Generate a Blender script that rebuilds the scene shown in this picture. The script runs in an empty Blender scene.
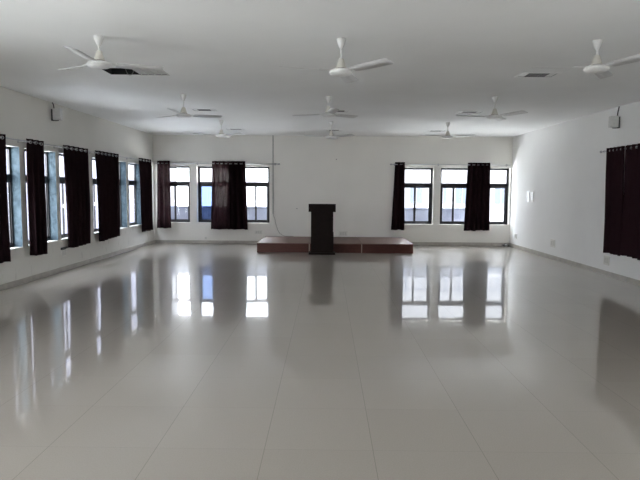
import bpy, bmesh, math, random
from mathutils import Vector, Matrix
random.seed(4)
S = bpy.context.scene
COL = S.collection
PI = math.pi

# ------------------------------------------------------------------ room size (metres)
XL, XR, D, H = -4.694, 4.984, 15.54, 2.933      # left wall, right wall, far wall, ceiling
YB = -4.0                                        # wall behind the photographer
TH = 0.25; THL = 0.175                                        # wall thickness

# ------------------------------------------------------------------ camera
CAM_H, FPX = 1.48, 571.5
yaw, pitch, roll = 0.01083, 0.08734, 0.00693
cy_, sy_ = math.cos(yaw), math.sin(yaw)
fw = Vector((-sy_*math.cos(pitch), cy_*math.cos(pitch), -math.sin(pitch)))
rt = Vector((cy_, sy_, 0.0)); up = rt.cross(fw)
r2 = rt*math.cos(roll) + up*math.sin(roll)
u2 = up*math.cos(roll) - rt*math.sin(roll)
cam = bpy.data.cameras.new('camera'); co = bpy.data.objects.new('camera', cam); COL.objects.link(co)
cam.sensor_width = 36.0; cam.lens = FPX/640*36.0; cam.clip_end = 400
co.matrix_world = Matrix(((r2.x, u2.x, -fw.x, 0), (r2.y, u2.y, -fw.y, 0), (r2.z, u2.z, -fw.z, CAM_H), (0, 0, 0, 1)))
S.camera = co

# ------------------------------------------------------------------ daylight
W = bpy.data.worlds.new('daylight'); S.world = W; W.use_nodes = True
wn, wl = W.node_tree.nodes, W.node_tree.links
wn.clear()
wo = wn.new('ShaderNodeOutputWorld'); bg = wn.new('ShaderNodeBackground'); bg.inputs[1].default_value = 9.0
tc = wn.new('ShaderNodeTexCoord'); sx = wn.new('ShaderNodeSeparateXYZ'); rp = wn.new('ShaderNodeValToRGB')
mp = wn.new('ShaderNodeMapRange'); mp.inputs[1].default_value = -1; mp.inputs[2].default_value = 1
wl.new(tc.outputs['Generated'], sx.inputs[0]); wl.new(sx.outputs[2], mp.inputs[0]); wl.new(mp.outputs[0], rp.inputs[0])
els = rp.color_ramp.elements                     # hazy bright ground below the horizon, overcast sky above
els[0].position = 0.0; els[0].color = (0.92, 0.94, 0.93, 1)
els[1].position = 1.0; els[1].color = (0.76, 0.82, 0.92, 1)
for pos, c in ((0.47, (0.96, 0.98, 0.98, 1)), (0.51, (0.95, 0.97, 1.0, 1)), (0.65, (0.92, 0.95, 1.0, 1))):
    e = els.new(pos); e.color = c
wl.new(rp.outputs[0], bg.inputs[0]); wl.new(bg.outputs[0], wo.inputs[0])

S.view_settings.view_transform = 'Standard'; S.view_settings.look = 'None'
S.view_settings.gamma = 1.0; S.view_settings.use_curve_mapping = False
S.view_settings.exposure = 1.58
cyc = S.cycles
cyc.max_bounces = 14; cyc.diffuse_bounces = 9; cyc.glossy_bounces = 5; cyc.transparent_max_bounces = 16
cyc.transmission_bounces = 6; cyc.sample_clamp_indirect = 8.0
cyc.caustics_reflective = False; cyc.caustics_refractive = False
cyc.use_denoising = True

def portal(name, loc, w, h, direction):
    """daylight portal: guides the sampling of the sky through a window opening, emits nothing itself"""
    L = bpy.data.lights.new(name, 'AREA'); L.shape = 'RECTANGLE'; L.size = w; L.size_y = h
    L.cycles.is_portal = True
    o = bpy.data.objects.new(name, L); COL.objects.link(o)
    d = Vector(direction); o.rotation_euler = d.to_track_quat('-Z', 'Z').to_euler(); o.location = loc
    return o

# ------------------------------------------------------------------ window openings: (start, end) along each wall
Z0, Z1 = 0.57, 2.10
LEFT = [(-2.9, -2.0), (0.2, 1.1), (1.25, 2.15), (3.3, 4.2),
        (7.86, 8.75), (8.91, 9.92), (10.05, 10.98), (11.47, 12.41), (12.53, 13.41), (13.56, 14.47), (14.60, 15.40)]
RIGHT = [(1.25, 2.15)]
FAR = [(-4.60, -3.72), (-3.52, -2.64), (-2.43, -1.55), (1.98, 2.89), (3.08, 3.97), (4.06, 4.95)]
BACK = [(-3.1, -2.2)]
ZM = (Z0+Z1)/2
for i, (a, b) in enumerate(LEFT):
    portal('daylight_portal', (XL-THL+.005, (a+b)/2, ZM), b-a, Z1-Z0, (1, 0, 0))
for i, (a, b) in enumerate(RIGHT):
    portal('daylight_portal', (XR+TH-.01, (a+b)/2, ZM), b-a, Z1-Z0, (-1, 0, 0))
for i, (a, b) in enumerate(FAR):
    portal('daylight_portal', ((a+b)/2, D+TH-.01, ZM), b-a, Z1-Z0, (0, -1, 0))
for i, (a, b) in enumerate(BACK):
    portal('daylight_portal', ((a+b)/2, YB-TH+.01, ZM), b-a, Z1-Z0, (0, 1, 0))

# ------------------------------------------------------------------ materials
def new_mat(name):
    m = bpy.data.materials.new(name); m.use_nodes = True
    n, l = m.node_tree.nodes, m.node_tree.links
    return m, n, l, n['Principled BSDF']

def mat(name, col, rough=0.5, metal=0.0, var=0.06, scale=30.0, bump=0.0, spec=0.5):
    m, n, l, b = new_mat(name)
    b.inputs['Roughness'].default_value = rough; b.inputs['Metallic'].default_value = metal
    b.inputs['Specular IOR Level'].default_value = spec
    t = n.new('ShaderNodeTexCoord'); ns = n.new('ShaderNodeTexNoise'); ns.inputs['Scale'].default_value = scale
    ns.inputs['Detail'].default_value = 4
    l.new(t.outputs['Object'], ns.inputs['Vector'])
    cr = n.new('ShaderNodeValToRGB')
    cr.color_ramp.elements[0].position = 0.3; cr.color_ramp.elements[1].position = 0.7
    cr.color_ramp.elements[0].color = tuple(c*(1-var) for c in col)+(1,)
    cr.color_ramp.elements[1].color = tuple(min(1, c*(1+var)) for c in col)+(1,)
    l.new(ns.outputs[0], cr.inputs[0]); l.new(cr.outputs[0], b.inputs['Base Color'])
    if bump:
        bp = n.new('ShaderNodeBump'); bp.inputs['Strength'].default_value = bump; bp.inputs['Distance'].default_value = 0.01
        l.new(ns.outputs[0], bp.inputs['Height']); l.new(bp.outputs[0], b.inputs['Normal'])
    return m

def plaster(name, col, stains=0.0):
    m, n, l, b = new_mat(name)
    b.inputs['Roughness'].default_value = 0.75; b.inputs['Specular IOR Level'].default_value = 0.12
    t = n.new('ShaderNodeTexCoord')
    n1 = n.new('ShaderNodeTexNoise'); n1.inputs['Scale'].default_value = 1.3; n1.inputs['Detail'].default_value = 5
    n2 = n.new('ShaderNodeTexNoise'); n2.inputs['Scale'].default_value = 60; n2.inputs['Detail'].default_value = 3
    for q in (n1, n2): l.new(t.outputs['Object'], q.inputs['Vector'])
    cr = n.new('ShaderNodeValToRGB')
    cr.color_ramp.elements[0].position = .35; cr.color_ramp.elements[1].position = .65
    cr.color_ramp.elements[0].color = tuple(c*.97 for c in col)+(1,); cr.color_ramp.elements[1].color = tuple(col)+(1,)
    l.new(n1.outputs[0], cr.inputs[0])
    out = cr.outputs[0]
    if stains:                                   # scattered scuffs and drip marks on the low part of the wall
        n3 = n.new('ShaderNodeTexNoise'); n3.inputs['Scale'].default_value = 5.0; n3.inputs['Detail'].default_value = 8
        mpn = n.new('ShaderNodeMapping'); mpn.inputs['Scale'].default_value = (1.6, 1.6, .7)
        l.new(t.outputs['Object'], mpn.inputs[0]); l.new(mpn.outputs[0], n3.inputs['Vector'])
        r3 = n.new('ShaderNodeMapRange'); r3.inputs[1].default_value = .60; r3.inputs[2].default_value = .74
        r3.inputs[3].default_value = 0; r3.inputs[4].default_value = stains
        l.new(n3.outputs[0], r3.inputs[0])
        sp = n.new('ShaderNodeSeparateXYZ'); l.new(t.outputs['Object'], sp.inputs[0])
        rz = n.new('ShaderNodeMapRange'); rz.inputs[1].default_value = .45; rz.inputs[2].default_value = .75
        rz.inputs[3].default_value = 1; rz.inputs[4].default_value = 0
        l.new(sp.outputs[2], rz.inputs[0])
        mu = n.new('ShaderNodeMath'); mu.operation = 'MULTIPLY'; l.new(r3.outputs[0], mu.inputs[0]); l.new(rz.outputs[0], mu.inputs[1])
        mx = n.new('ShaderNodeMixRGB'); mx.inputs[2].default_value = (.22, .20, .17, 1)
        l.new(mu.outputs[0], mx.inputs[0]); l.new(out, mx.inputs[1]); out = mx.outputs[0]
    l.new(out, b.inputs['Base Color'])
    bp = n.new('ShaderNodeBump'); bp.inputs['Strength'].default_value = .08; bp.inputs['Distance'].default_value = .004
    l.new(n2.outputs[0], bp.inputs['Height']); l.new(bp.outputs[0], b.inputs['Normal'])
    return m

def floor_tiles():
    m, n, l, b = new_mat('glossy_vitrified_tiles')
    t = n.new('ShaderNodeTexCoord'); sp = n.new('ShaderNodeSeparateXYZ'); l.new(t.outputs['Object'], sp.inputs[0])
    ts = 0.621
    def joint(sock, off, width):
        a = n.new('ShaderNodeMath'); a.operation = 'ADD'; a.inputs[1].default_value = -off; l.new(sock, a.inputs[0])
        d = n.new('ShaderNodeMath'); d.operation = 'DIVIDE'; d.inputs[1].default_value = ts; l.new(a.outputs[0], d.inputs[0])
        f = n.new('ShaderNodeMath'); f.operation = 'FRACT'; l.new(d.outputs[0], f.inputs[0])
        s = n.new('ShaderNodeMath'); s.operation = 'SUBTRACT'; s.inputs[1].default_value = .5; l.new(f.outputs[0], s.inputs[0])
        ab = n.new('ShaderNodeMath'); ab.operation = 'ABSOLUTE'; l.new(s.outputs[0], ab.inputs[0])
        g = n.new('ShaderNodeMath'); g.operation = 'GREATER_THAN'; g.inputs[1].default_value = .5-width/ts/2; l.new(ab.outputs[0], g.inputs[0])
        return g.outputs[0], d.outputs[0]
    jx, ix = joint(sp.outputs[0], -0.965, .0032); jy, iy = joint(sp.outputs[1], 3.15, .0012)
    mxj = n.new('ShaderNodeMath'); mxj.operation = 'MAXIMUM'; l.new(jx, mxj.inputs[0]); l.new(jy, mxj.inputs[1])
    fx = n.new('ShaderNodeMath'); fx.operation = 'FLOOR'; l.new(ix, fx.inputs[0])
    fy = n.new('ShaderNodeMath'); fy.operation = 'FLOOR'; l.new(iy, fy.inputs[0])
    cb = n.new('ShaderNodeCombineXYZ'); l.new(fx.outputs[0], cb.inputs[0]); l.new(fy.outputs[0], cb.inputs[1])
    wnn = n.new('ShaderNodeTexWhiteNoise'); wnn.noise_dimensions = '3D'; l.new(cb.outputs[0], wnn.inputs['Vector'])
    cl = n.new('ShaderNodeTexNoise'); cl.inputs['Scale'].default_value = 140; cl.inputs['Detail'].default_value = 3
    l.new(t.outputs['Object'], cl.inputs['Vector'])
    ad = n.new('ShaderNodeMath'); ad.operation = 'MULTIPLY_ADD'; ad.inputs[1].default_value = .18
    l.new(wnn.outputs['Value'], ad.inputs[0]); l.new(cl.outputs[0], ad.inputs[2])
    cr = n.new('ShaderNodeValToRGB'); cr.color_ramp.elements[0].position = .3; cr.color_ramp.elements[1].position = .9
    cr.color_ramp.elements[0].color = FLOOR_A; cr.color_ramp.elements[1].color = FLOOR_B
    l.new(ad.outputs[0], cr.inputs[0])
    mj = n.new('ShaderNodeMixRGB'); mj.inputs[2].default_value = (.21, .19, .165, 1)
    l.new(mxj.outputs[0], mj.inputs[0]); l.new(cr.outputs[0], mj.inputs[1]); l.new(mj.outputs[0], b.inputs['Base Color'])
    b.inputs['IOR'].default_value = 1.5
    sm = n.new('ShaderNodeTexNoise'); sm.inputs['Scale'].default_value = .9; sm.inputs['Detail'].default_value = 4
    l.new(t.outputs['Object'], sm.inputs['Vector'])
    rr = n.new('ShaderNodeMapRange'); rr.inputs[1].default_value = .35; rr.inputs[2].default_value = .7
    rr.inputs[3].default_value = .02; rr.inputs[4].default_value = .055
    l.new(sm.outputs[0], rr.inputs[0]); l.new(rr.outputs[0], b.inputs['Coat Roughness'])
    b.inputs['Roughness'].default_value = .30; b.inputs['Specular IOR Level'].default_value = .14; b.inputs['Coat Weight'].default_value = .85; b.inputs['Coat IOR'].default_value = 1.48   # polished glaze over a softer tile body
    # every tile lies very slightly out of level, so mirror images break at the joints
    tl = n.new('ShaderNodeMapRange'); tl.inputs[3].default_value = -.004; tl.inputs[4].default_value = .004
    sc = n.new('ShaderNodeVectorMath'); sc.operation = 'SUBTRACT'; sc.inputs[1].default_value = (.5, .5, .5)
    l.new(wnn.outputs['Color'], sc.inputs[0])
    s2 = n.new('ShaderNodeVectorMath'); s2.operation = 'MULTIPLY'; s2.inputs[1].default_value = (.0025, .0025, 0); l.new(sc.outputs[0], s2.inputs[0])
    ge = n.new('ShaderNodeNewGeometry'); av = n.new('ShaderNodeVectorMath'); l.new(ge.outputs['Normal'], av.inputs[0]); l.new(s2.outputs[0], av.inputs[1])
    nm = n.new('ShaderNodeVectorMath'); nm.operation = 'NORMALIZE'; l.new(av.outputs[0], nm.inputs[0]); l.new(nm.outputs[0], b.inputs['Normal']); l.new(nm.outputs[0], b.inputs['Coat Normal'])
    return m

FLOOR_A = (.325, .294, .258, 1); FLOOR_B = (.385, .352, .316, 1)

def cloth_mat(name, col, trans, hole):
    """woven curtain cloth: diffuse face, light glowing through, and a loose weave one can see through a little"""
    m = bpy.data.materials.new(name); m.use_nodes = True; n, l = m.node_tree.nodes, m.node_tree.links; n.clear()
    o = n.new('ShaderNodeOutputMaterial'); df = n.new('ShaderNodeBsdfDiffuse'); tr = n.new('ShaderNodeBsdfTranslucent'); tp = n.new('ShaderNodeBsdfTransparent')
    t = n.new('ShaderNodeTexCoord'); wv = n.new('ShaderNodeTexNoise'); wv.inputs['Scale'].default_value = 45
    l.new(t.outputs['Object'], wv.inputs['Vector'])
    cr = n.new('ShaderNodeValToRGB'); cr.color_ramp.elements[0].color = tuple(c*.8 for c in col)+(1,); cr.color_ramp.elements[1].color = tuple(c*1.2 for c in col)+(1,)
    l.new(wv.outputs[0], cr.inputs[0]); l.new(cr.outputs[0], df.inputs[0])
    tr.inputs[0].default_value = tuple(trans)+(1,)
    tp.inputs[0].default_value = (1, .93, .9, 1)
    ad = n.new('ShaderNodeAddShader'); l.new(df.outputs[0], ad.inputs[0]); l.new(tr.outputs[0], ad.inputs[1])
    mx = n.new('ShaderNodeMixShader'); mx.inputs[0].default_value = hole
    l.new(ad.outputs[0], mx.inputs[1]); l.new(tp.outputs[0], mx.inputs[2]); l.new(mx.outputs[0], o.inputs[0])
    return m

def glass_mat(name, tint):
    m = bpy.data.materials.new(name); m.use_nodes = True; n, l = m.node_tree.nodes, m.node_tree.links; n.clear()
    o = n.new('ShaderNodeOutputMaterial'); tp = n.new('ShaderNodeBsdfTransparent'); gl = n.new('ShaderNodeBsdfGlossy'); lw = n.new('ShaderNodeLayerWeight'); pw_ = n.new('ShaderNodeMath'); fr = n.new('ShaderNodeMath')
    tp.inputs[0].default_value = tuple(tint)+(1,); gl.inputs['Roughness'].default_value = .02; pw_.operation = 'POWER'; pw_.inputs[1].default_value = 5.0; fr.operation = 'MULTIPLY_ADD'; fr.inputs[1].default_value = .55; fr.inputs[2].default_value = .02
    l.new(lw.outputs['Facing'], pw_.inputs[0]); l.new(pw_.outputs[0], fr.inputs[0])
    mx = n.new('ShaderNodeMixShader'); l.new(fr.outputs[0], mx.inputs[0]); l.new(tp.outputs[0], mx.inputs[1]); l.new(gl.outputs[0], mx.inputs[2])
    l.new(mx.outputs[0], o.inputs[0])
    return m

def wood_mat(name, c0, c1, rough):
    m, n, l, b = new_mat(name)
    t = n.new('ShaderNodeTexCoord'); mpn = n.new('ShaderNodeMapping'); mpn.inputs['Scale'].default_value = (3, 14, 14)
    ns = n.new('ShaderNodeTexNoise'); ns.inputs['Scale'].default_value = 3; ns.inputs['Detail'].default_value = 6; ns.inputs['Distortion'].default_value = .6
    l.new(t.outputs['Object'], mpn.inputs[0]); l.new(mpn.outputs[0], ns.inputs['Vector'])
    cr = n.new('ShaderNodeValToRGB'); cr.color_ramp.elements[0].position = .3; cr.color_ramp.elements[1].position = .7
    cr.color_ramp.elements[0].color = tuple(c0)+(1,); cr.color_ramp.elements[1].color = tuple(c1)+(1,)
    l.new(ns.outputs[0], cr.inputs[0]); l.new(cr.outputs[0], b.inputs['Base Color'])
    b.inputs['Roughness'].default_value = rough; b.inputs['Specular IOR Level'].default_value = .25
    return m

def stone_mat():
    """mottled stone lining of the left-hand window openings, blue skylight tint painted in"""
    m, n, l, b = new_mat('sky_tinted_stone_lining')
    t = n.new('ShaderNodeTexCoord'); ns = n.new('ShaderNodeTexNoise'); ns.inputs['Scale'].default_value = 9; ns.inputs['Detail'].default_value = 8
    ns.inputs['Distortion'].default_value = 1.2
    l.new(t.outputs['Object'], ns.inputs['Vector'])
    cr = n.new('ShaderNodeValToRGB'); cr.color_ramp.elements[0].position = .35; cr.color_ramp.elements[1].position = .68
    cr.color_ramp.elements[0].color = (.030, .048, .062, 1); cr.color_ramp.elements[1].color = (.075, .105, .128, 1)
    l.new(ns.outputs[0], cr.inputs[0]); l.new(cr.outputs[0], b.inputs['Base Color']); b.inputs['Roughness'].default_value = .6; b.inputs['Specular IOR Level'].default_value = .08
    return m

M = dict(
    wall=plaster('off_white_wall_paint', (.80, .785, .745)),
    wall_lit=plaster('daylit_wall_paint', (.85, .852, .845)),  # copy of the wall paint, daylight on the right wall put into its colour
    wall_stained=plaster('scuffed_shaded_wall_paint', (.70, .69, .65), .28),  # real scuffs; base colour darkened for the shade on the left wall
    ceil=plaster('white_ceiling_paint', (.89, .90, .90)),
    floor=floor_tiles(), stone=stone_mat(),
    skirt=mat('grey_beige_skirting_tile', (.42, .395, .36), .35, var=.12, scale=6),
    frame=mat('dark_anodised_aluminium', (.018, .018, .022), .35, .3),
    glass=glass_mat('clear_glass', (.96, .97, .98)),
    blue_glass=glass_mat('blue_tinted_glass', (.38, .46, .62)),
    cloth=cloth_mat('dark_maroon_cloth', (.017, .0095, .011), (.004, .002, .002), .012),
    cloth_red=cloth_mat('maroon_cloth', (.026, .0125, .0155), (.004, .002, .002), .0),
    sheer=cloth_mat('thin_maroon_cloth', (.022, .012, .015), (.03, .016, .018), .105),
    steel=mat('brushed_steel', (.42, .42, .43), .3, 1.0),
    rod=mat('grey_steel_tube', (.45, .45, .46), .3, .9),
    fan=mat('white_enamel', (.74, .74, .73), .35), fanb=mat('cream_plastic', (.68, .66, .60), .4),
    blade=mat('white_blade_enamel', (.60, .60, .60), .4), band=mat('brown_band', (.10, .06, .05), .5),
    pod=mat('dark_brown_laminate', (.012, .007, .006), .55, var=.2, scale=12, spec=.1),
    dais=wood_mat('red_brown_laminate', (.062, .020, .015), (.09, .030, .022), .4),
    daistop=wood_mat('worn_brown_top', (.15, .095, .082), (.21, .14, .122), .55),
    edge=mat('pale_edge_strip', (.45, .36, .31), .5),
    box=mat('light_grey_plastic', (.60, .60, .59), .5), dark=mat('black_plastic', (.02, .02, .02), .5),
    grille=mat('grey_grille', (.16, .16, .165), .5), white=mat('white_plastic', (.78, .78, .78), .3),
    plate=mat('ivory_plate', (.70, .69, .65), .4), plate_in=mat('grey_switch', (.58, .57, .54), .4),
    bright=mat('glossy_white_switch', (.86, .87, .88), .12, spec=.8),
    cable=mat('grey_cable', (.26, .25, .24), .5), lump=mat('grey_rubble', (.16, .155, .15), .9, var=.3, bump=.6),
    parapet=mat('blue_grey_exterior_paint', (.25, .27, .35), .8, var=.1, scale=4),
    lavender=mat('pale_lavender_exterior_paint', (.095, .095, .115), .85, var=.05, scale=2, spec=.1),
    bounce_grey=mat('bounce_ground_grey', (.66, .66, .65), .9, scale=3),
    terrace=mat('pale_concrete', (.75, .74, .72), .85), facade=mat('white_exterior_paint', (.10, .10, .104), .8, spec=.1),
    blocker_face=mat('sky_blocker_face', (.36, .365, .375), .8, spec=.1),
    shade=mat('blue_grey_window', (.034, .041, .055), .6, spec=.1), black=mat('black_void', (.006, .006, .006), .9),
)

# ------------------------------------------------------------------ helpers
def add_box(bm, lo, hi, mi=0):
    v = [bm.verts.new((x, y, z)) for x in (lo[0], hi[0]) for y in (lo[1], hi[1]) for z in (lo[2], hi[2])]
    for f in ((0, 1, 3, 2), (4, 6, 7, 5), (0, 4, 5, 1), (2, 3, 7, 6), (0, 2, 6, 4), (1, 5, 7, 3)):
        fc = bm.faces.new([v[i] for i in f]); fc.material_index = mi

def add_tube(bm, pts, r, seg=8, cap=True):
    pts = [Vector(p) for p in pts]; rings = []
    for i, p in enumerate(pts):
        d = (pts[min(i+1, len(pts)-1)]-pts[max(i-1, 0)]).normalized()
        a = d.orthogonal().normalized() if i == 0 else (a - d*a.dot(d)).normalized()
        b = d.cross(a); rr = r[i] if isinstance(r, (list, tuple)) else r
        rings.append([bm.verts.new(p+(a*math.cos(2*PI*k/seg)+b*math.sin(2*PI*k/seg))*rr) for k in range(seg)])
    for A, B in zip(rings, rings[1:]):
        for k in range(seg): bm.faces.new((A[k], A[(k+1) % seg], B[(k+1) % seg], B[k])).smooth = True
    if cap:
        bm.faces.new(rings[0][::-1]); bm.faces.new(rings[-1])

def add_lathe(bm, prof, seg=24, mi=0):
    """prof: (radius, z) from top to bottom"""
    rings = [[bm.verts.new((r*math.cos(2*PI*k/seg), r*math.sin(2*PI*k/seg), z)) for k in range(seg)] for r, z in prof]
    for A, B in zip(rings, rings[1:]):
        for k in range(seg):
            f = bm.faces.new((A[k], B[k], B[(k+1) % seg], A[(k+1) % seg])); f.smooth = True; f.material_index = mi
    bm.faces.new(rings[0]); bm.faces.new(rings[-1][::-1])

def add_torus(bm, c, nrm, R, r, seg=14, sub=6):
    nrm = Vector(nrm).normalized(); a = nrm.orthogonal().normalized(); b = nrm.cross(a); c = Vector(c)
    rings = []
    for i in range(seg):
        t = 2*PI*i/seg; d = a*math.cos(t)+b*math.sin(t)
        rings.append([bm.verts.new(c+d*(R+r*math.cos(2*PI*k/sub))+nrm*r*math.sin(2*PI*k/sub)) for k in range(sub)])
    for i in range(seg):
        A, B = rings[i], rings[(i+1) % seg]
        for k in range(sub): bm.faces.new((A[k], A[(k+1) % sub], B[(k+1) % sub], B[k])).smooth = True

def obj(name, bm, mats, parent=None, bevel=0.0, fix=True):
    if fix: bmesh.ops.recalc_face_normals(bm, faces=bm.faces)
    me = bpy.data.meshes.new(name); bm.to_mesh(me); bm.free()
    for m in (mats if isinstance(mats, (list, tuple)) else [mats]): me.materials.append(m)
    o = bpy.data.objects.new(name, me); COL.objects.link(o)
    if parent: o.parent = parent
    if bevel:
        md = o.modifiers.new('bevel', 'BEVEL'); md.width = bevel; md.segments = 2; md.limit_method = 'ANGLE'
    return o

def box(name, lo, hi, m, parent=None, bevel=0.0):
    bm = bmesh.new(); add_box(bm, lo, hi); return obj(name, bm, m, parent, bevel)

def tag(o, label, cat, group=None):
    o['label'] = label; o['category'] = cat
    if group: o['group'] = group
    return o

def thing(name, label, cat, loc=(0, 0, 0), rz=0.0, group=None):
    o = bpy.data.objects.new(name, None); COL.objects.link(o); o.location = loc; o.rotation_euler = (0, 0, rz)
    o.empty_display_size = .1
    return tag(o, label, cat, group)

def struct(o):
    o['kind'] = 'structure'; return o

def dup(root, label, loc=None, rz=None):
    r = root.copy(); COL.objects.link(r); r['label'] = label
    if loc is not None: r.location = loc
    if rz is not None: r.rotation_euler = (0, 0, rz)
    for ch in list(root.children):
        c = ch.copy(); COL.objects.link(c); c.parent = r
        for g in list(ch.children):
            d = g.copy(); COL.objects.link(d); d.parent = c
    return r

def slab(name, place, u0, u1, v0, v1, holes, mats, thick, reveal_index=0):
    """flat slab with rectangular through-holes; place(u, v, t) maps to the room, t = 0 inner face, 1 outer face"""
    us = sorted({u0, u1, *[h[0] for h in holes], *[h[1] for h in holes]}); vs = sorted({v0, v1, *[h[2] for h in holes], *[h[3] for h in holes]})
    bm = bmesh.new(); cache = {}
    def P(i, j, t):
        if (i, j, t) not in cache: cache[(i, j, t)] = bm.verts.new(place(us[i], vs[j], t*thick))
        return cache[(i, j, t)]
    def solid(i, j):
        if not (0 <= i < len(us)-1 and 0 <= j < len(vs)-1): return False
        cu, cv = (us[i]+us[i+1])/2, (vs[j]+vs[j+1])/2
        return not any(h[0] < cu < h[1] and h[2] < cv < h[3] for h in holes)
    for i in range(len(us)-1):
        for j in range(len(vs)-1):
            if not solid(i, j): continue
            for t in (0, 1): bm.faces.new((P(i, j, t), P(i+1, j, t), P(i+1, j+1, t), P(i, j+1, t)))
            for di, dj, e in ((-1, 0, ((i, j), (i, j+1))), (1, 0, ((i+1, j), (i+1, j+1))), (0, -1, ((i, j), (i+1, j))), (0, 1, ((i, j+1), (i+1, j+1)))):
                if not solid(i+di, j+dj):
                    f = bm.faces.new((P(*e[0], 0), P(*e[1], 0), P(*e[1], 1), P(*e[0], 1)))
                    inside = 0 <= i+di < len(us)-1 and 0 <= j+dj < len(vs)-1
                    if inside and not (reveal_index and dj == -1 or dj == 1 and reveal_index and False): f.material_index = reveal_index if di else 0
    return struct(obj(name, bm, mats))

# ------------------------------------------------------------------ room shell
FIX = [  # ceiling light recesses: x, y, width, depth
    (-2.40, 7.25, .74, .40), (2.63, 7.34, .44, .26), (-2.27, 10.66, .40, .26), (.20, 10.72, .40, .26),
    (2.64, 10.78, .44, .26), (-2.22, 14.0, .44, .26), (.17, 14.1, .40, .26), (2.66, 14.15, .44, .26)]
bmf = bmesh.new(); add_box(bmf, (XL-TH, YB-TH, -.15), (XR+TH, D+TH, 0)); floor = struct(obj('floor', bmf, M['floor']))
slab('ceiling', lambda u, v, t: (u, v, H+t), XL-TH, XR+TH, YB-TH, D+TH,
     [(x-w/2, x+w/2, y-d/2, y+d/2) for x, y, w, d in FIX], [M['ceil']], .14)
hz = lambda L: [(a, b, Z0, Z1) for a, b in L]
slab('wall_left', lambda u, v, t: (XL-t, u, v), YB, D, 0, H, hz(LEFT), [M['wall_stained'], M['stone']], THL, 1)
slab('wall_right', lambda u, v, t: (XR+t, u, v), YB, D, 0, H, hz(RIGHT), [M['wall_lit']], TH)
slab('wall_far', lambda u, v, t: (u, D+t, v), XL-TH, XR+TH, 0, H, hz(FAR), [M['wall']], TH)
slab('wall_rear', lambda u, v, t: (u, YB-t, v), XL-TH, XR+TH, 0, H, hz(BACK), [M['wall']], TH)
SK, ST = .085, .012
struct(box('baseboard_left', (XL, YB, 0), (XL+ST, D, SK), M['skirt'], bevel=.003))
struct(box('baseboard_right', (XR-ST, YB, 0), (XR, D, SK), M['skirt'], bevel=.003))
struct(box('baseboard_far', (XL+ST, D-ST, 0), (XR-ST, D, SK), M['skirt'], bevel=.003))
struct(box('baseboard_rear', (XL+ST, YB, 0), (XR-ST, YB+ST, SK), M['skirt'], bevel=.003))

# ------------------------------------------------------------------ windows (dark metal, top light over two sliding sashes)
wcount = [0]
def window(w, loc, rz, tint=None, shift=0.0, y0=.15, dep=.06, F=.055, s=.036, d=.022):
    """local x across, y outward (0 = inner wall face), z up from the sill of the opening"""
    wcount[0] += 1
    r = bpy.data.objects.new('window_%d' % wcount[0], None); COL.objects.link(r); r.location = loc; r.rotation_euler = (0, 0, rz); struct(r)
    h = Z1-Z0; hw = w/2; y1 = y0+dep; tb = .11
    zt = 1.575-Z0
    bm = bmesh.new()
    add_box(bm, (-hw, y0, 0), (-hw+F, y1, h)); add_box(bm, (hw-F, y0, 0), (hw, y1, h))
    add_box(bm, (-hw+F, y0, h-F), (hw-F, y1, h)); add_box(bm, (-hw+F, y0, 0), (hw-F, y1, .042))
    obj('window_frame', bm, M['frame'], r, .003)
    box('transom_bar', (-hw+F, y0, zt), (hw-F, y1, zt+tb), M['frame'], r, .003)
    bm = bmesh.new(); add_box(bm, (-hw+F, y0+dep*.45, zt+tb), (hw-F, y0+dep*.45+.006, h-F)); obj('top_light_pane', bm, M['glass'], r)
    mid = shift
    for k, (a, b, yy) in enumerate(((-hw+F, mid+s*.75, y0+.003), (mid-s*.75, hw-F, y0+.004+d))):
        bm = bmesh.new()
        add_box(bm, (a, yy, .042), (a+s, yy+d, zt)); add_box(bm, (b-s, yy, .042), (b, yy+d, zt))
        add_box(bm, (a+s, yy, .042), (b-s, yy+d, .042+s)); add_box(bm, (a+s, yy, zt-s*.6), (b-s, yy+d, zt))
        so = obj('sliding_sash', bm, M['frame'], r, .002)
        g = M['blue_glass'] if tint == k else M['glass']
        bm = bmesh.new(); add_box(bm, (a+s, yy+.008, .042+s), (b-s, yy+.014, zt-s*.6)); obj('sash_pane', bm, g, so)
        if k == 1:
            box('latch', (a+.008, yy-.012, .55), (a+.026, yy, .62), M['steel'], so, .002)
    return r
for i, (a, b) in enumerate(FAR): window(b-a, ((a+b)/2, D, Z0), 0, 0 if i == 1 else None, (0, 0, .05, -.02, -.06, -.07)[i])
for a, b in LEFT: window(b-a, (XL, (a+b)/2, Z0), PI/2, None, -.04, .135, .034, .036, .024, .013)
for a, b in RIGHT: window(b-a, (XR, (a+b)/2, Z0), -PI/2)
for a, b in BACK: window(b-a, ((a+b)/2, YB, Z0), PI)

# ------------------------------------------------------------------ outside the far wall
struct(box('terrace', (-5.0, D+TH, -.25), (8, D+.9, -.05), M['terrace']))
struct(box('sky_blocker', (-75, 36.0, -6), (-11.5, 44, 15), M['facade']))  # unseen mass, added to block sky light reaching the far right corner
struct(box('sky_blocker', (-11.5, 48.0, -6), (3.0, 56, 13), M['blocker_face']))  # added mass that tones down the bright sky behind the left far windows
struct(box('sky_shade_slab', (-5.2, D+TH, 2.40), (6.5, D+1.15, 2.52), M['terrace']))  # unseen slab, added to cut sky light on the right wall
struct(box('bounce_ground', (-9.0, 6.5, -.4), (XL-THL, 29.5, -.25), M['bounce_grey']))  # unseen ground, added and sized to control daylight bounced onto the ceiling
pw = thing('parapet_wall', 'low blue grey parapet wall outside the far windows', 'wall', (-1.6, D+.75, -.05))
box('wall_body', (-3.35, -.08, 0), (5.85, .08, 1.0), M['parapet'], pw, .01)
box('coping', (-3.38, -.10, 1.0), (5.88, .10, 1.05), M['parapet'], pw, .008)
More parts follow.
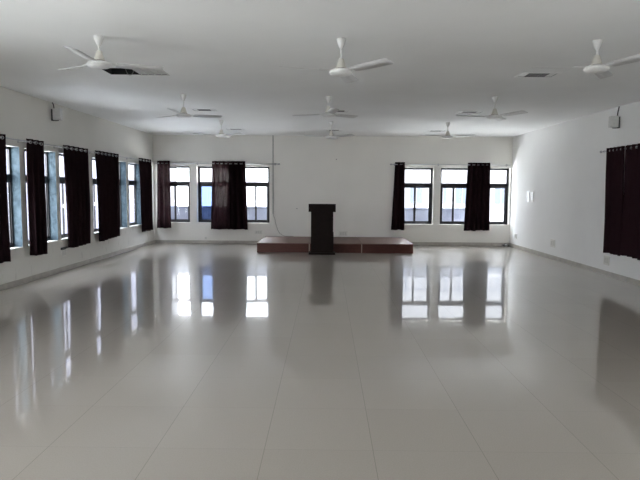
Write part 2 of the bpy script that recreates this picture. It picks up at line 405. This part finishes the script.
ow = thing('boundary_wall', 'tall pale lavender wall outside the left windows, seen through slivers between curtains', 'wall', (-9.0, 0, -.25))
box('wall_body', (-.2, 6.5, 0), (0, 29.5, 8.0), M['lavender'], ow, .01)
box('coping', (-.26, 6.47, 8.0), (.06, 29.53, 8.08), M['lavender'], ow, .01)
nb = thing('neighbouring_building', 'pale building with blue grey windows seen outside the far right windows', 'building', (8.0, 44.0, -6))
box('building_walls', (-5, 0, 0), (18, 9, 16), M['facade'], nb, .05)
for zz, rows in ((6.5, ((-1.6, .95), (.65, .5), (1.9, .95), (4.9, .85), (7.5, .95))), (9.3, ((-2.2, 1.2), (1.0, 1.2), (4.4, 1.2), (7.5, 1.2)))):
    for xx, ww in rows:
        wf = box('building_window', (xx, -.06, zz), (xx+ww, .08, zz+1.45), M['shade'], nb)
        box('mullion', (xx+ww*.47, -.09, zz), (xx+ww*.53, -.05, zz+1.45), M['facade'], wf)
box('balcony_slab', (-5, -.7, 10.9), (18, 0, 11.1), M['facade'], nb, .02)
for k in range(23): box('railing_post', (-4.9+k, -.68, 11.1), (-4.84+k, -.62, 12.0), M['shade'], nb)
box('railing_rail', (-5, -.69, 12.0), (18, -.61, 12.08), M['shade'], nb)

# ------------------------------------------------------------------ curtain rods
RODZ, OFF = 2.19, .10
def rod_local(length, brackets, label, loc, rz, ends=(True, True)):
    t = thing('curtain_rod', label, 'curtain rod', loc, rz, 'steel curtain rods')
    bm = bmesh.new(); add_tube(bm, [(0, 0, 0), (length, 0, 0)], .011, 10); obj('pole', bm, M['rod'], t)
    for i, e in enumerate(ends):
        if e:
            x = 0 if i == 0 else length; s = -1 if i == 0 else 1
            bm = bmesh.new(); add_tube(bm, [(x, 0, 0), (x+s*.012, 0, 0), (x+s*.03, 0, 0), (x+s*.05, 0, 0), (x+s*.058, 0, 0)], [.013, .016, .024, .020, .006], 10)
            obj('finial', bm, M['steel'], t)
    for b in brackets:
        bm = bmesh.new(); add_tube(bm, [(b, OFF, 0), (b, .012, 0)], .007, 8)
        add_tube(bm, [(b-.008, 0, 0), (b+.008, 0, 0)], .017, 10); add_box(bm, (b-.018, OFF-.006, -.03), (b+.018, OFF, .03))
        obj('bracket', bm, M['steel'], t)
    return t
# local y points to the wall
rod_local(3.30, [.09, 1.12, 2.2, 3.22], 'steel curtain rod on the far wall above the windows left of the podium', (XL+.08, D-OFF, 2.165), 0, (False, True))
rod_local(3.16, [.08, 1.25, 2.3, 3.08], 'steel curtain rod on the far wall above the windows right of the podium', (1.75, D-OFF, 2.175), 0, (True, False))
rod_local(10.9, [.1, 2.2, 4.12, 5.27, 6.75, 8.85, 10.5], 'long steel curtain rod running along the left wall', (XL+OFF, 4.6, 2.19), PI/2, (True, False))
rod_local(6.0, [.08, 1.3, 2.6, 4.2], 'steel curtain rod on the right wall above the wide maroon curtains', (XR-OFF, 10.30, 2.19), -PI/2, (True, True))

# ------------------------------------------------------------------ curtains
def curtain(label, loc, rz, w_top, w_bot, shift, folds, m, seed, z_top=2.235, z_bot=.42, amp=.042, hem=0.0, ring=None):
    """local x across (0..w_top at the header, bottom shifted), y towards the wall; loc is on the rod line at floor level"""
    rnd = random.Random(seed)
    t = thing('curtain', label, 'curtain', loc, rz, 'dark maroon eyelet curtains')
    NU, NV = folds*14, 26
    ph = [rnd.uniform(-.5, .5) for _ in range(folds+2)]; am = [rnd.uniform(.75, 1.2) for _ in range(folds+2)]
    def pos(i, j):
        u = i/NU; v = j/NV                        # v = 0 header, 1 hem
        k = u*folds; q = int(min(k, folds-1e-6)); fr = k-q
        fall = min(1.0, v*1.5)
        a = amp*((1-fall)+fall*(am[q]*(1-fr)+am[q+1]*fr))
        phs = (ph[q]*(1-fr)+ph[q+1]*fr)*fall
        x = u*w_top*(1-v)+(u*w_bot+shift)*v + .010*math.sin(4*PI*k+seed)*fall
        y = a*math.sin(2*PI*k+phs*1.4)*(1+.25*v) + .012*math.sin(3.1*v+seed)*fall
        z = z_top+(z_bot-z_top)*v + (hem*math.sin(PI*u*1.3+seed)+.006*math.sin(9*u+seed))*v
        return Vector((x, y, z))
    bm = bmesh.new()
    V = [[bm.verts.new(pos(i, j)) for j in range(NV+1)] for i in range(NU+1)]
    for i in range(NU):
        for j in range(NV): bm.faces.new((V[i][j], V[i+1][j], V[i+1][j+1], V[i][j+1])).smooth = True
    c = obj('cloth', bm, m, t)
    sd = c.modifiers.new('thickness', 'SOLIDIFY'); sd.thickness = .003; sd.offset = 0
    for k in range(folds*2):
        u = (k+.5)/(folds*2)+.0
        kk = round(u*folds*2)/2/folds
        x = min(max((k+.5)/(2*folds), .02), .98)
        i = min(NU-1, max(1, int((k/(2*folds)+.0)*NU)+ (1 if k == 0 else 0)))
        p = (pos(i, 0)+pos(i+1, 0))/2; d = pos(i+1, 0)-pos(i-1, 0); nrm = Vector((-d.y, d.x, 0))
        bm = bmesh.new(); add_torus(bm, (p.x, p.y, RODZ-.003), nrm, .021, .005); obj('eyelet', bm, ring or M['steel'], t)
    return t
def left_c(label, y0, y1, b0, b1, folds, m, seed, **k):     # on the left wall: local x -> room y, local y -> -x
    curtain(label, (XL+OFF, y0, 0), PI/2, y1-y0, b1-b0, b0-y0, folds, m, seed, **k)
def far_c(label, x0, x1, b0, b1, folds, m, seed, **k):
    curtain(label, (x0, D-OFF, 0), 0, x1-x0, b1-b0, b0-x0, folds, m, seed, ring=M['frame'], **k)
def right_c(label, y0, y1, b0, b1, folds, m, seed, **k):    # y0 is the far edge; local x runs towards the camera
    curtain(label, (XR-OFF, y0, 0), -PI/2, y0-y1, b0-b1, y0-b0, folds, m, seed, **k)
c, s, cr_ = M['cloth'], M['sheer'], M['cloth_red']
left_c('dark maroon curtain cut by the left edge of the photo, nearest on the left wall', 7.45, 8.20, 7.42, 8.18, 4, c, 1, amp=.03)
left_c('narrow dark maroon curtain on the left wall, second from the camera', 8.80, 9.30, 8.80, 9.23, 3, c, 2, hem=.01, amp=.03)
left_c('wide dark maroon curtain hanging below the left wall speaker', 10.03, 11.02, 10.12, 10.95, 5, c, 3, hem=.015, amp=.032)
left_c('widest dark maroon curtain on the left wall, fourth from the camera', 11.42, 12.62, 11.53, 12.62, 6, c, 4, hem=.015, amp=.034)
left_c('dark maroon curtain on the left wall closest to the far corner', 14.06, 14.97, 14.24, 15.03, 4, c, 5, z_bot=.40, amp=.03)
far_c('streaky maroon curtain on the far wall tucked into the left corner', -4.56, -4.22, -4.60, -4.20, 3, s, 6)
far_c('thin maroon curtain with daylight showing through, left of the podium', -3.08, -2.62, -3.13, -2.615, 4, s, 7, z_bot=.40)
far_c('opaque maroon curtain beside the thin one, left of the podium', -2.618, -2.19, -2.612, -2.14, 3, c, 8, z_bot=.40)
far_c('narrow dark maroon curtain on the far wall just right of the podium', 1.83, 2.09, 1.75, 2.10, 2, c, 9)
far_c('left one of the two dark curtains touching between the far right windows', 3.77, 4.025, 3.72, 4.035, 2, c, 10, z_bot=.41)
far_c('right one of the two dark curtains touching between the far right windows', 4.027, 4.37, 4.037, 4.41, 3, c, 11, z_bot=.42)
right_c('wide maroon curtain on the right wall, the half farther from the camera', 10.14, 9.52, 10.07, 9.48, 5, cr_, 12, hem=.012)
right_c('wide maroon curtain on the right wall, the half cut by the photo edge', 9.50, 8.20, 9.46, 8.16, 8, cr_, 13, z_bot=.43, hem=.012)

# ------------------------------------------------------------------ dais and podium
for i, (a, b, w) in enumerate(((-1.64, -.41, 'left'), (-.40, .83, 'middle'), (.84, 2.06, 'right'))):
    t = thing('platform', ('red brown wooden platform, left section of the low stage', 'red brown wooden platform, middle section of the stage behind the podium',
              'red brown wooden platform, right section of the low stage')[i], 'stage platform', ((a+b)/2, 13.46, 0), 0, 'low stage platforms')
    hw = (b-a)/2
    box('platform_body', (-hw, .006, 0), (hw, 1.93, .205), M['dais'], t, .003)
    box('platform_top', (-hw, 0, .205), (hw, 1.93, .223), M['daistop'], t, .003)
    if i > 0: box('edge_strip', (-hw-.008, -.003, .0), (-hw+.012, .006, .205), M['edge'], t)
    box('seam_strip', (-hw+.012, .0, .0), (hw, .006, .018), M['dais'], t)
pd = thing('podium', 'dark brown wooden podium standing before the low stage', 'podium', (-.097, 13.06, 0))
box('base_plate', (-.305, -.04, 0), (.305, .335, .042), M['pod'], pd, .004)
bm = bmesh.new(); add_box(bm, (-.255, .03, .042), (.255, .33, .985)); obj('body', bm, M['pod'], pd, .004)
box('front_panel', (-.215, .022, .09), (.215, .03, .94), M['pod'], pd, .003)
bm = bmesh.new()
v = [bm.verts.new(p) for p in ((-.31, -.03, .98), (.31, -.03, .98), (.31, .37, .98), (-.31, .37, .98), (-.31, -.03, 1.165), (.31, -.03, 1.165), (.31, .37, 1.08), (-.31, .37, 1.08))]
for f in ((0, 1, 2, 3), (4, 5, 6, 7), (0, 1, 5, 4), (1, 2, 6, 5), (2, 3, 7, 6), (3, 0, 4, 7)): bm.faces.new([v[i] for i in f])
obj('desk_top', bm, M['pod'], pd, .004)
box('side_trim', (.255, .06, .10), (.266, .31, .50), M['pod'], pd, .003)

# ------------------------------------------------------------------ ceiling fans
def fan(drop, loc, rz, label):
    t = thing('ceiling_fan', label, 'ceiling fan', loc, rz, 'white three-blade ceiling fans')
    bm = bmesh.new(); add_lathe(bm, [(.044, 0), (.046, -.012), (.043, -.03), (.030, -.065), (.017, -.092), (.011, -.100)]); obj('canopy', bm, M['fan'], t)
    bm = bmesh.new(); add_tube(bm, [(0, 0, -.02), (0, 0, -drop+.10)], .0085, 10); obj('down_rod', bm, M['fan'], t)
    z = -drop
    bm = bmesh.new(); add_lathe(bm, [(.014, z+.175), (.026, z+.168), (.034, z+.14), (.046, z+.10), (.054, z+.083), (.05, z+.078)]); obj('lower_canopy', bm, M['fanb'], t)
    bm = bmesh.new(); add_lathe(bm, [(.05, z+.088), (.052, z+.080), (.05, z+.074)]); obj('band', bm, M['band'], t)
    bm = bmesh.new(); add_lathe(bm, [(.055, z+.076), (.09, z+.068), (.112, z+.054), (.117, z+.042), (.110, z+.028), (.080, z+.016), (.045, z+.012)]); obj('motor', bm, M['fan'], t)
    for k in range(3):
        a = 2*PI*k/3; R = Matrix.Rotation(a, 4, 'Z')
        bm = bmesh.new(); n = 8
        prof = [(.155, .047), (.20, .056), (.30, .062), (.42, .064), (.54, .064), (.575, .062), (.592, .055), (.60, .040)]
        top, bot = [], []
        for r, hw in prof:
            tw = math.radians(-12)
            for sgn in (-1, 1):
                for lst, dz in ((top, .0015), (bot, -.0015)):
                    lst.append(bm.verts.new(R @ Vector((r, sgn*hw*math.cos(tw), z+.052+sgn*hw*math.sin(tw)+dz+.02*(r-.15)))))
        for lst in (top, bot):
            for i in range(len(prof)-1): bm.faces.new((lst[2*i], lst[2*i+1], lst[2*i+3], lst[2*i+2])).smooth = True
        m_ = len(prof)*2
        for i in range(len(prof)-1):
            for e in (0, 1): bm.faces.new((top[2*i+e], top[2*i+2+e], bot[2*i+2+e], bot[2*i+e]))
        bm.faces.new((top[0], top[1], bot[1], bot[0])); bm.faces.new((top[-2], top[-1], bot[-1], bot[-2]))
        bl = obj('blade', bm, M['blade'], t)
        bm = bmesh.new()
        add_box(bm, (.085, -.022, z+.056), (.13, .022, z+.062)); add_box(bm, (.12, -.032, z+.055), (.215, .032, z+.061))
        bmesh.ops.transform(bm, matrix=R, verts=bm.verts); obj('blade_bracket', bm, M['fan'], bl, .002)
    return t
FANS = [(-2.19, 5.59, .312, -6, 'white ceiling fan nearest the camera on the left, beside the open ceiling hole'),
        (.13, 5.65, .362, 43, 'white ceiling fan nearest the camera in the middle row'),
        (2.60, 5.68, .312, 40, 'white ceiling fan nearest the camera on the right'),
        (-2.22, 8.96, .365, -12, 'white ceiling fan in the left row, second from the camera'),
        (.02, 9.08, .325, 80, 'white ceiling fan in the middle row, second from the camera'),
        (2.60, 9.04, .350, 43, 'white ceiling fan in the right row, second from the camera'),
        (-2.24, 12.25, .365, 45, 'white ceiling fan in the left row, farthest from the camera'),
        (.09, 12.34, .375, 40, 'white ceiling fan in the middle row, farthest and above the podium'),
        (2.58, 12.40, .355, 15, 'white ceiling fan in the right row, farthest from the camera')]
for x, y, dr, an, lb in FANS:
    fan(dr, (x, y, H), math.radians(-an)-math.atan2(x, y), lb)

# ------------------------------------------------------------------ recessed ceiling lights
LLAB = ['broken recessed ceiling light with a black open hole, front left', 'grey recessed ceiling light near the front right fan', 'recessed ceiling light in the left row behind the second fan',
        'recessed ceiling light in the middle row behind the second fan', 'recessed ceiling light in the right row left of the second fan', 'farthest recessed ceiling light in the left row',
        'farthest recessed ceiling light in the middle row', 'farthest recessed ceiling light in the right row']
for i, (x, y, w, d) in enumerate(FIX):
    t = thing('recessed_light', LLAB[i], 'ceiling light', (x, y, H), 0, 'recessed ceiling lights')
    hw, hd = w/2-.001, d/2-.001
    bm = bmesh.new()                                               # open-bottomed box let into the ceiling
    add_box(bm, (-hw, -hd, .10), (hw, hd, .13)); add_box(bm, (-hw, -hd, .002), (-hw+.006, hd, .10)); add_box(bm, (hw-.006, -hd, .002), (hw, hd, .10))
    add_box(bm, (-hw+.006, -hd, .002), (hw-.006, -hd+.006, .10)); add_box(bm, (-hw+.006, hd-.006, .002), (hw-.006, hd, .10))
    obj('housing', bm, M['black'], t)
    if i == 0:
        box('louvre_panel', (.0, -hd+.01, .004), (hw-.02, hd-.01, .016), M['box'], t, .002)
        for k in range(4): box('louvre_blade', (.03+k*.085, -hd+.02, -.006), (.034+k*.085, hd-.02, .004), M['box'], t)
        bm = bmesh.new(); add_box(bm, (0, -hd-.012, -.006), (hw+.012, -hd+.008, 0)); add_box(bm, (0, hd-.008, -.006), (hw+.012, hd+.012, 0)); add_box(bm, (hw-.008, -hd+.008, -.006), (hw+.012, hd-.008, 0))
        obj('rim', bm, M['box'], t)
        bm = bmesh.new(); add_tube(bm, [(-.10+.055*(1-math.cos(q*PI/8))*1.0, -.05, .06-.115*math.sin(q*PI/8)) for q in range(9)], .003, 6); obj('loose_wire', bm, M['cable'], t)
    else:
        bm = bmesh.new(); e = .02
        add_box(bm, (-hw-e, -hd-e, -.006), (hw+e, -hd+.006, 0)); add_box(bm, (-hw-e, hd-.006, -.006), (hw+e, hd+e, 0))
        add_box(bm, (-hw-e, -hd+.006, -.006), (-hw+.006, hd-.006, 0)); add_box(bm, (hw-.006, -hd+.006, -.006), (hw+e, hd-.006, 0))
        obj('rim', bm, M['ceil'], t)
        box('louvre_panel', (-hw*.6, -hd+.007, .004), (hw*.6, hd-.007, .012), M['grille'], t)
        for sgn in (-1, 1):
            a, b = sorted((sgn*hw*.6, sgn*(hw-.007))); box('side_reflector', (a, -hd+.007, .003), (b, hd-.007, .010), M['white'], t)
        for k in range(5): box('louvre_blade', (-hw*.5+k*hw*.25-.002, -hd+.01, -.003), (-hw*.5+k*hw*.25+.002, hd-.01, .004), M['grille'], t)

# ------------------------------------------------------------------ wall speakers
def speaker(label, wall_x, y, sgn, zc):
    """sgn: +1 when the room lies towards +x of the wall"""
    t = thing('wall_speaker', label, 'speaker', (wall_x, y, zc), 0, 'small wall speakers')
    cx = sgn*.105
    b = bpy.data.objects.new('x', None)
    bm = bmesh.new(); add_box(bm, (-.066, -.05, -.095), (.066, .05, .095))
    bmesh.ops.transform(bm, matrix=Matrix.Translation((cx, -.02, 0)) @ Matrix.Rotation(sgn*math.radians(4), 4, 'Z'), verts=bm.verts)
    cab = obj('cabinet', bm, M['box'], t, .006)
    bm = bmesh.new(); add_box(bm, (-.059, -.055, -.088), (.059, -.05, .088))
    bmesh.ops.transform(bm, matrix=Matrix.Translation((cx, -.02, 0)) @ Matrix.Rotation(sgn*math.radians(4), 4, 'Z'), verts=bm.verts)
    obj('front_grille', bm, M['box'], cab, .003)
    bm = bmesh.new(); a, c_ = sorted((0.0, sgn*.012)); add_box(bm, (a, -.035, -.105), (c_, .035, .09))
    add_tube(bm, [(sgn*.012, 0, .02), (sgn*.05, -.005, .0), (sgn*.06, -.01, .0)], .014, 8)
    add_tube(bm, [(sgn*.012, 0, -.09), (sgn*.05, -.01, -.104), (sgn*.12, -.02, -.105)], .006, 6)
    obj('bracket', bm, M['dark'], t)
    bm = bmesh.new(); add_tube(bm, [(sgn*.06, 0, .05), (sgn*.035, 0, .11), (sgn*.03, 0, .16), (sgn*.012, 0, H-zc-.002)], .009, 6); obj('wire', bm, M['dark'], t)
    bpy.data.objects.remove(b)
    return t
speaker('small pale grey speaker high on the left wall with a wire', XL, 9.85, 1, 2.73)
speaker('small pale grey speaker high on the right wall above the curtain', XR, 9.95, -1, 2.67)

# ------------------------------------------------------------------ cable down the far wall
t = thing('cable_conduit', 'thin grey cable conduit down the far wall with a loose cable end', 'cable', (-1.45, D-.003, 0))
box('casing', (-.011, -.014, .83), (.011, 0, H), M['cable'], t, .002)
bm = bmesh.new()
pts = [(0, -.012, .84), (.015, -.012, .76), (.05, -.014, .70), (.06, -.014, .62), (.085, -.014, .52), (.12, -.014, .40), (.18, -.016, .30), (.26, -.03, .245), (.34, -.16, .229), (.42, -.18, .228), (.56, -.165, .228)]
add_tube(bm, pts, .006, 6); obj('loose_cable', bm, M['cable'], t)

# ------------------------------------------------------------------ switches and sockets
def plate(name, label, cat, loc, rz, w, h, m, mod, rows, cols, mm):
    """local x across, y out of the wall (negative = into the room)"""
    t = thing(name, label, cat, loc, rz, 'wall plates')
    box('cover_plate', (-w/2, -.012, -h/2), (w/2, 0, h/2), m, t, .003)
    cw, chh = w*.8/cols, h*.8/rows
    for i in range(cols):
        for j in range(rows):
            x, z = -w*.4+(i+.5)*cw, -h*.4+(j+.5)*chh
            box(mod, (x-cw*.38, -.017, z-chh*.36), (x+cw*.38, -.012, z+chh*.36), mm, t, .002)
    return t
plate('socket_plate', 'pale socket plate on the far wall under the window left of the stage', 'socket', (-1.845, D, .32), 0, .21, .10, M['plate'], 'socket', 1, 3, M['plate_in'])
plate('socket_plate', 'pale socket plate on the far wall just right of the podium', 'socket', (.46, D, .30), 0, .24, .14, M['plate'], 'socket', 1, 3, M['plate_in'])
plate('cable_outlet', 'small outlet low on the far wall under the left windows', 'outlet', (-3.29, D, .15), 0, .07, .07, M['plate'], 'jack', 1, 1, M['plate_in'])
plate('switch_plate', 'bright white switch plate on the right wall, closer to the far corner', 'switch', (XR, 14.20, 1.36), -PI/2, .17, .25, M['bright'], 'switch', 4, 1, M['bright'])
plate('switch_plate', 'white switch plate on the right wall beside the brighter plate', 'switch', (XR, 13.92, 1.36), -PI/2, .17, .25, M['plate_in'], 'switch', 4, 2, M['bright'])
plate('socket_plate', 'socket plate low on the right wall nearest the far corner', 'socket', (XR, 15.02, .31), -PI/2, .20, .14, M['plate'], 'socket', 1, 2, M['plate_in'])
plate('socket_plate', 'socket plate low on the bare middle of the right wall', 'socket', (XR, 12.56, .35), -PI/2, .24, .17, M['plate'], 'socket', 1, 2, M['plate_in'])
plate('socket_plate', 'socket plate on the right wall just below the maroon curtain', 'socket', (XR, 10.13, .27), -PI/2, .20, .16, M['plate'], 'socket', 1, 2, M['plate_in'])
t = plate('socket_plate', 'damaged socket plate with a dark dangling cover below the left wall curtain', 'socket', (XL, 10.10, .33), PI/2, .20, .15, M['plate'], 'socket', 1, 2, M['plate_in'])
bm = bmesh.new(); add_box(bm, (-.13, -.05, .075), (.10, -.012, .105)); add_box(bm, (-.15, -.06, .065), (-.02, -.02, .085)); obj('dangling_cover', bm, M['dark'], t, .006)
bm = bmesh.new(); add_tube(bm, [(0, 0, 0), (0, -.03, .004)], .012, 8); h_ = obj('wall_hook', bm, M['grille']); h_.location = (-.80, D, .97); tag(h_, 'tiny dark hook on the far wall left of the podium', 'hook')
bm = bmesh.new(); add_tube(bm, [(0, 0, 0), (0, -.02, .003)], .013, 8); h_ = obj('wall_nail', bm, M['grille']); h_.location = (.26, D, 2.30); tag(h_, 'tiny nail high on the far wall above the podium', 'nail')

# ------------------------------------------------------------------ lump in the far right corner
bm = bmesh.new(); bmesh.ops.create_icosphere(bm, subdivisions=3, radius=1)
rn = random.Random(3)
for vv in bm.verts:
    n_ = 1+.16*math.sin(5*vv.co.x+2)*math.cos(4*vv.co.y)+.1*math.sin(7*vv.co.z+vv.co.x*3)
    vv.co = Vector((vv.co.x*.10*n_, vv.co.y*.08*n_, max(-.02, vv.co.z*.055*n_)+.02))
lm = obj('rubble_lump', bm, M['lump']); lm.location = (4.84, 15.40, 0); tag(lm, 'small grey lump on the floor in the far right corner', 'rubble')
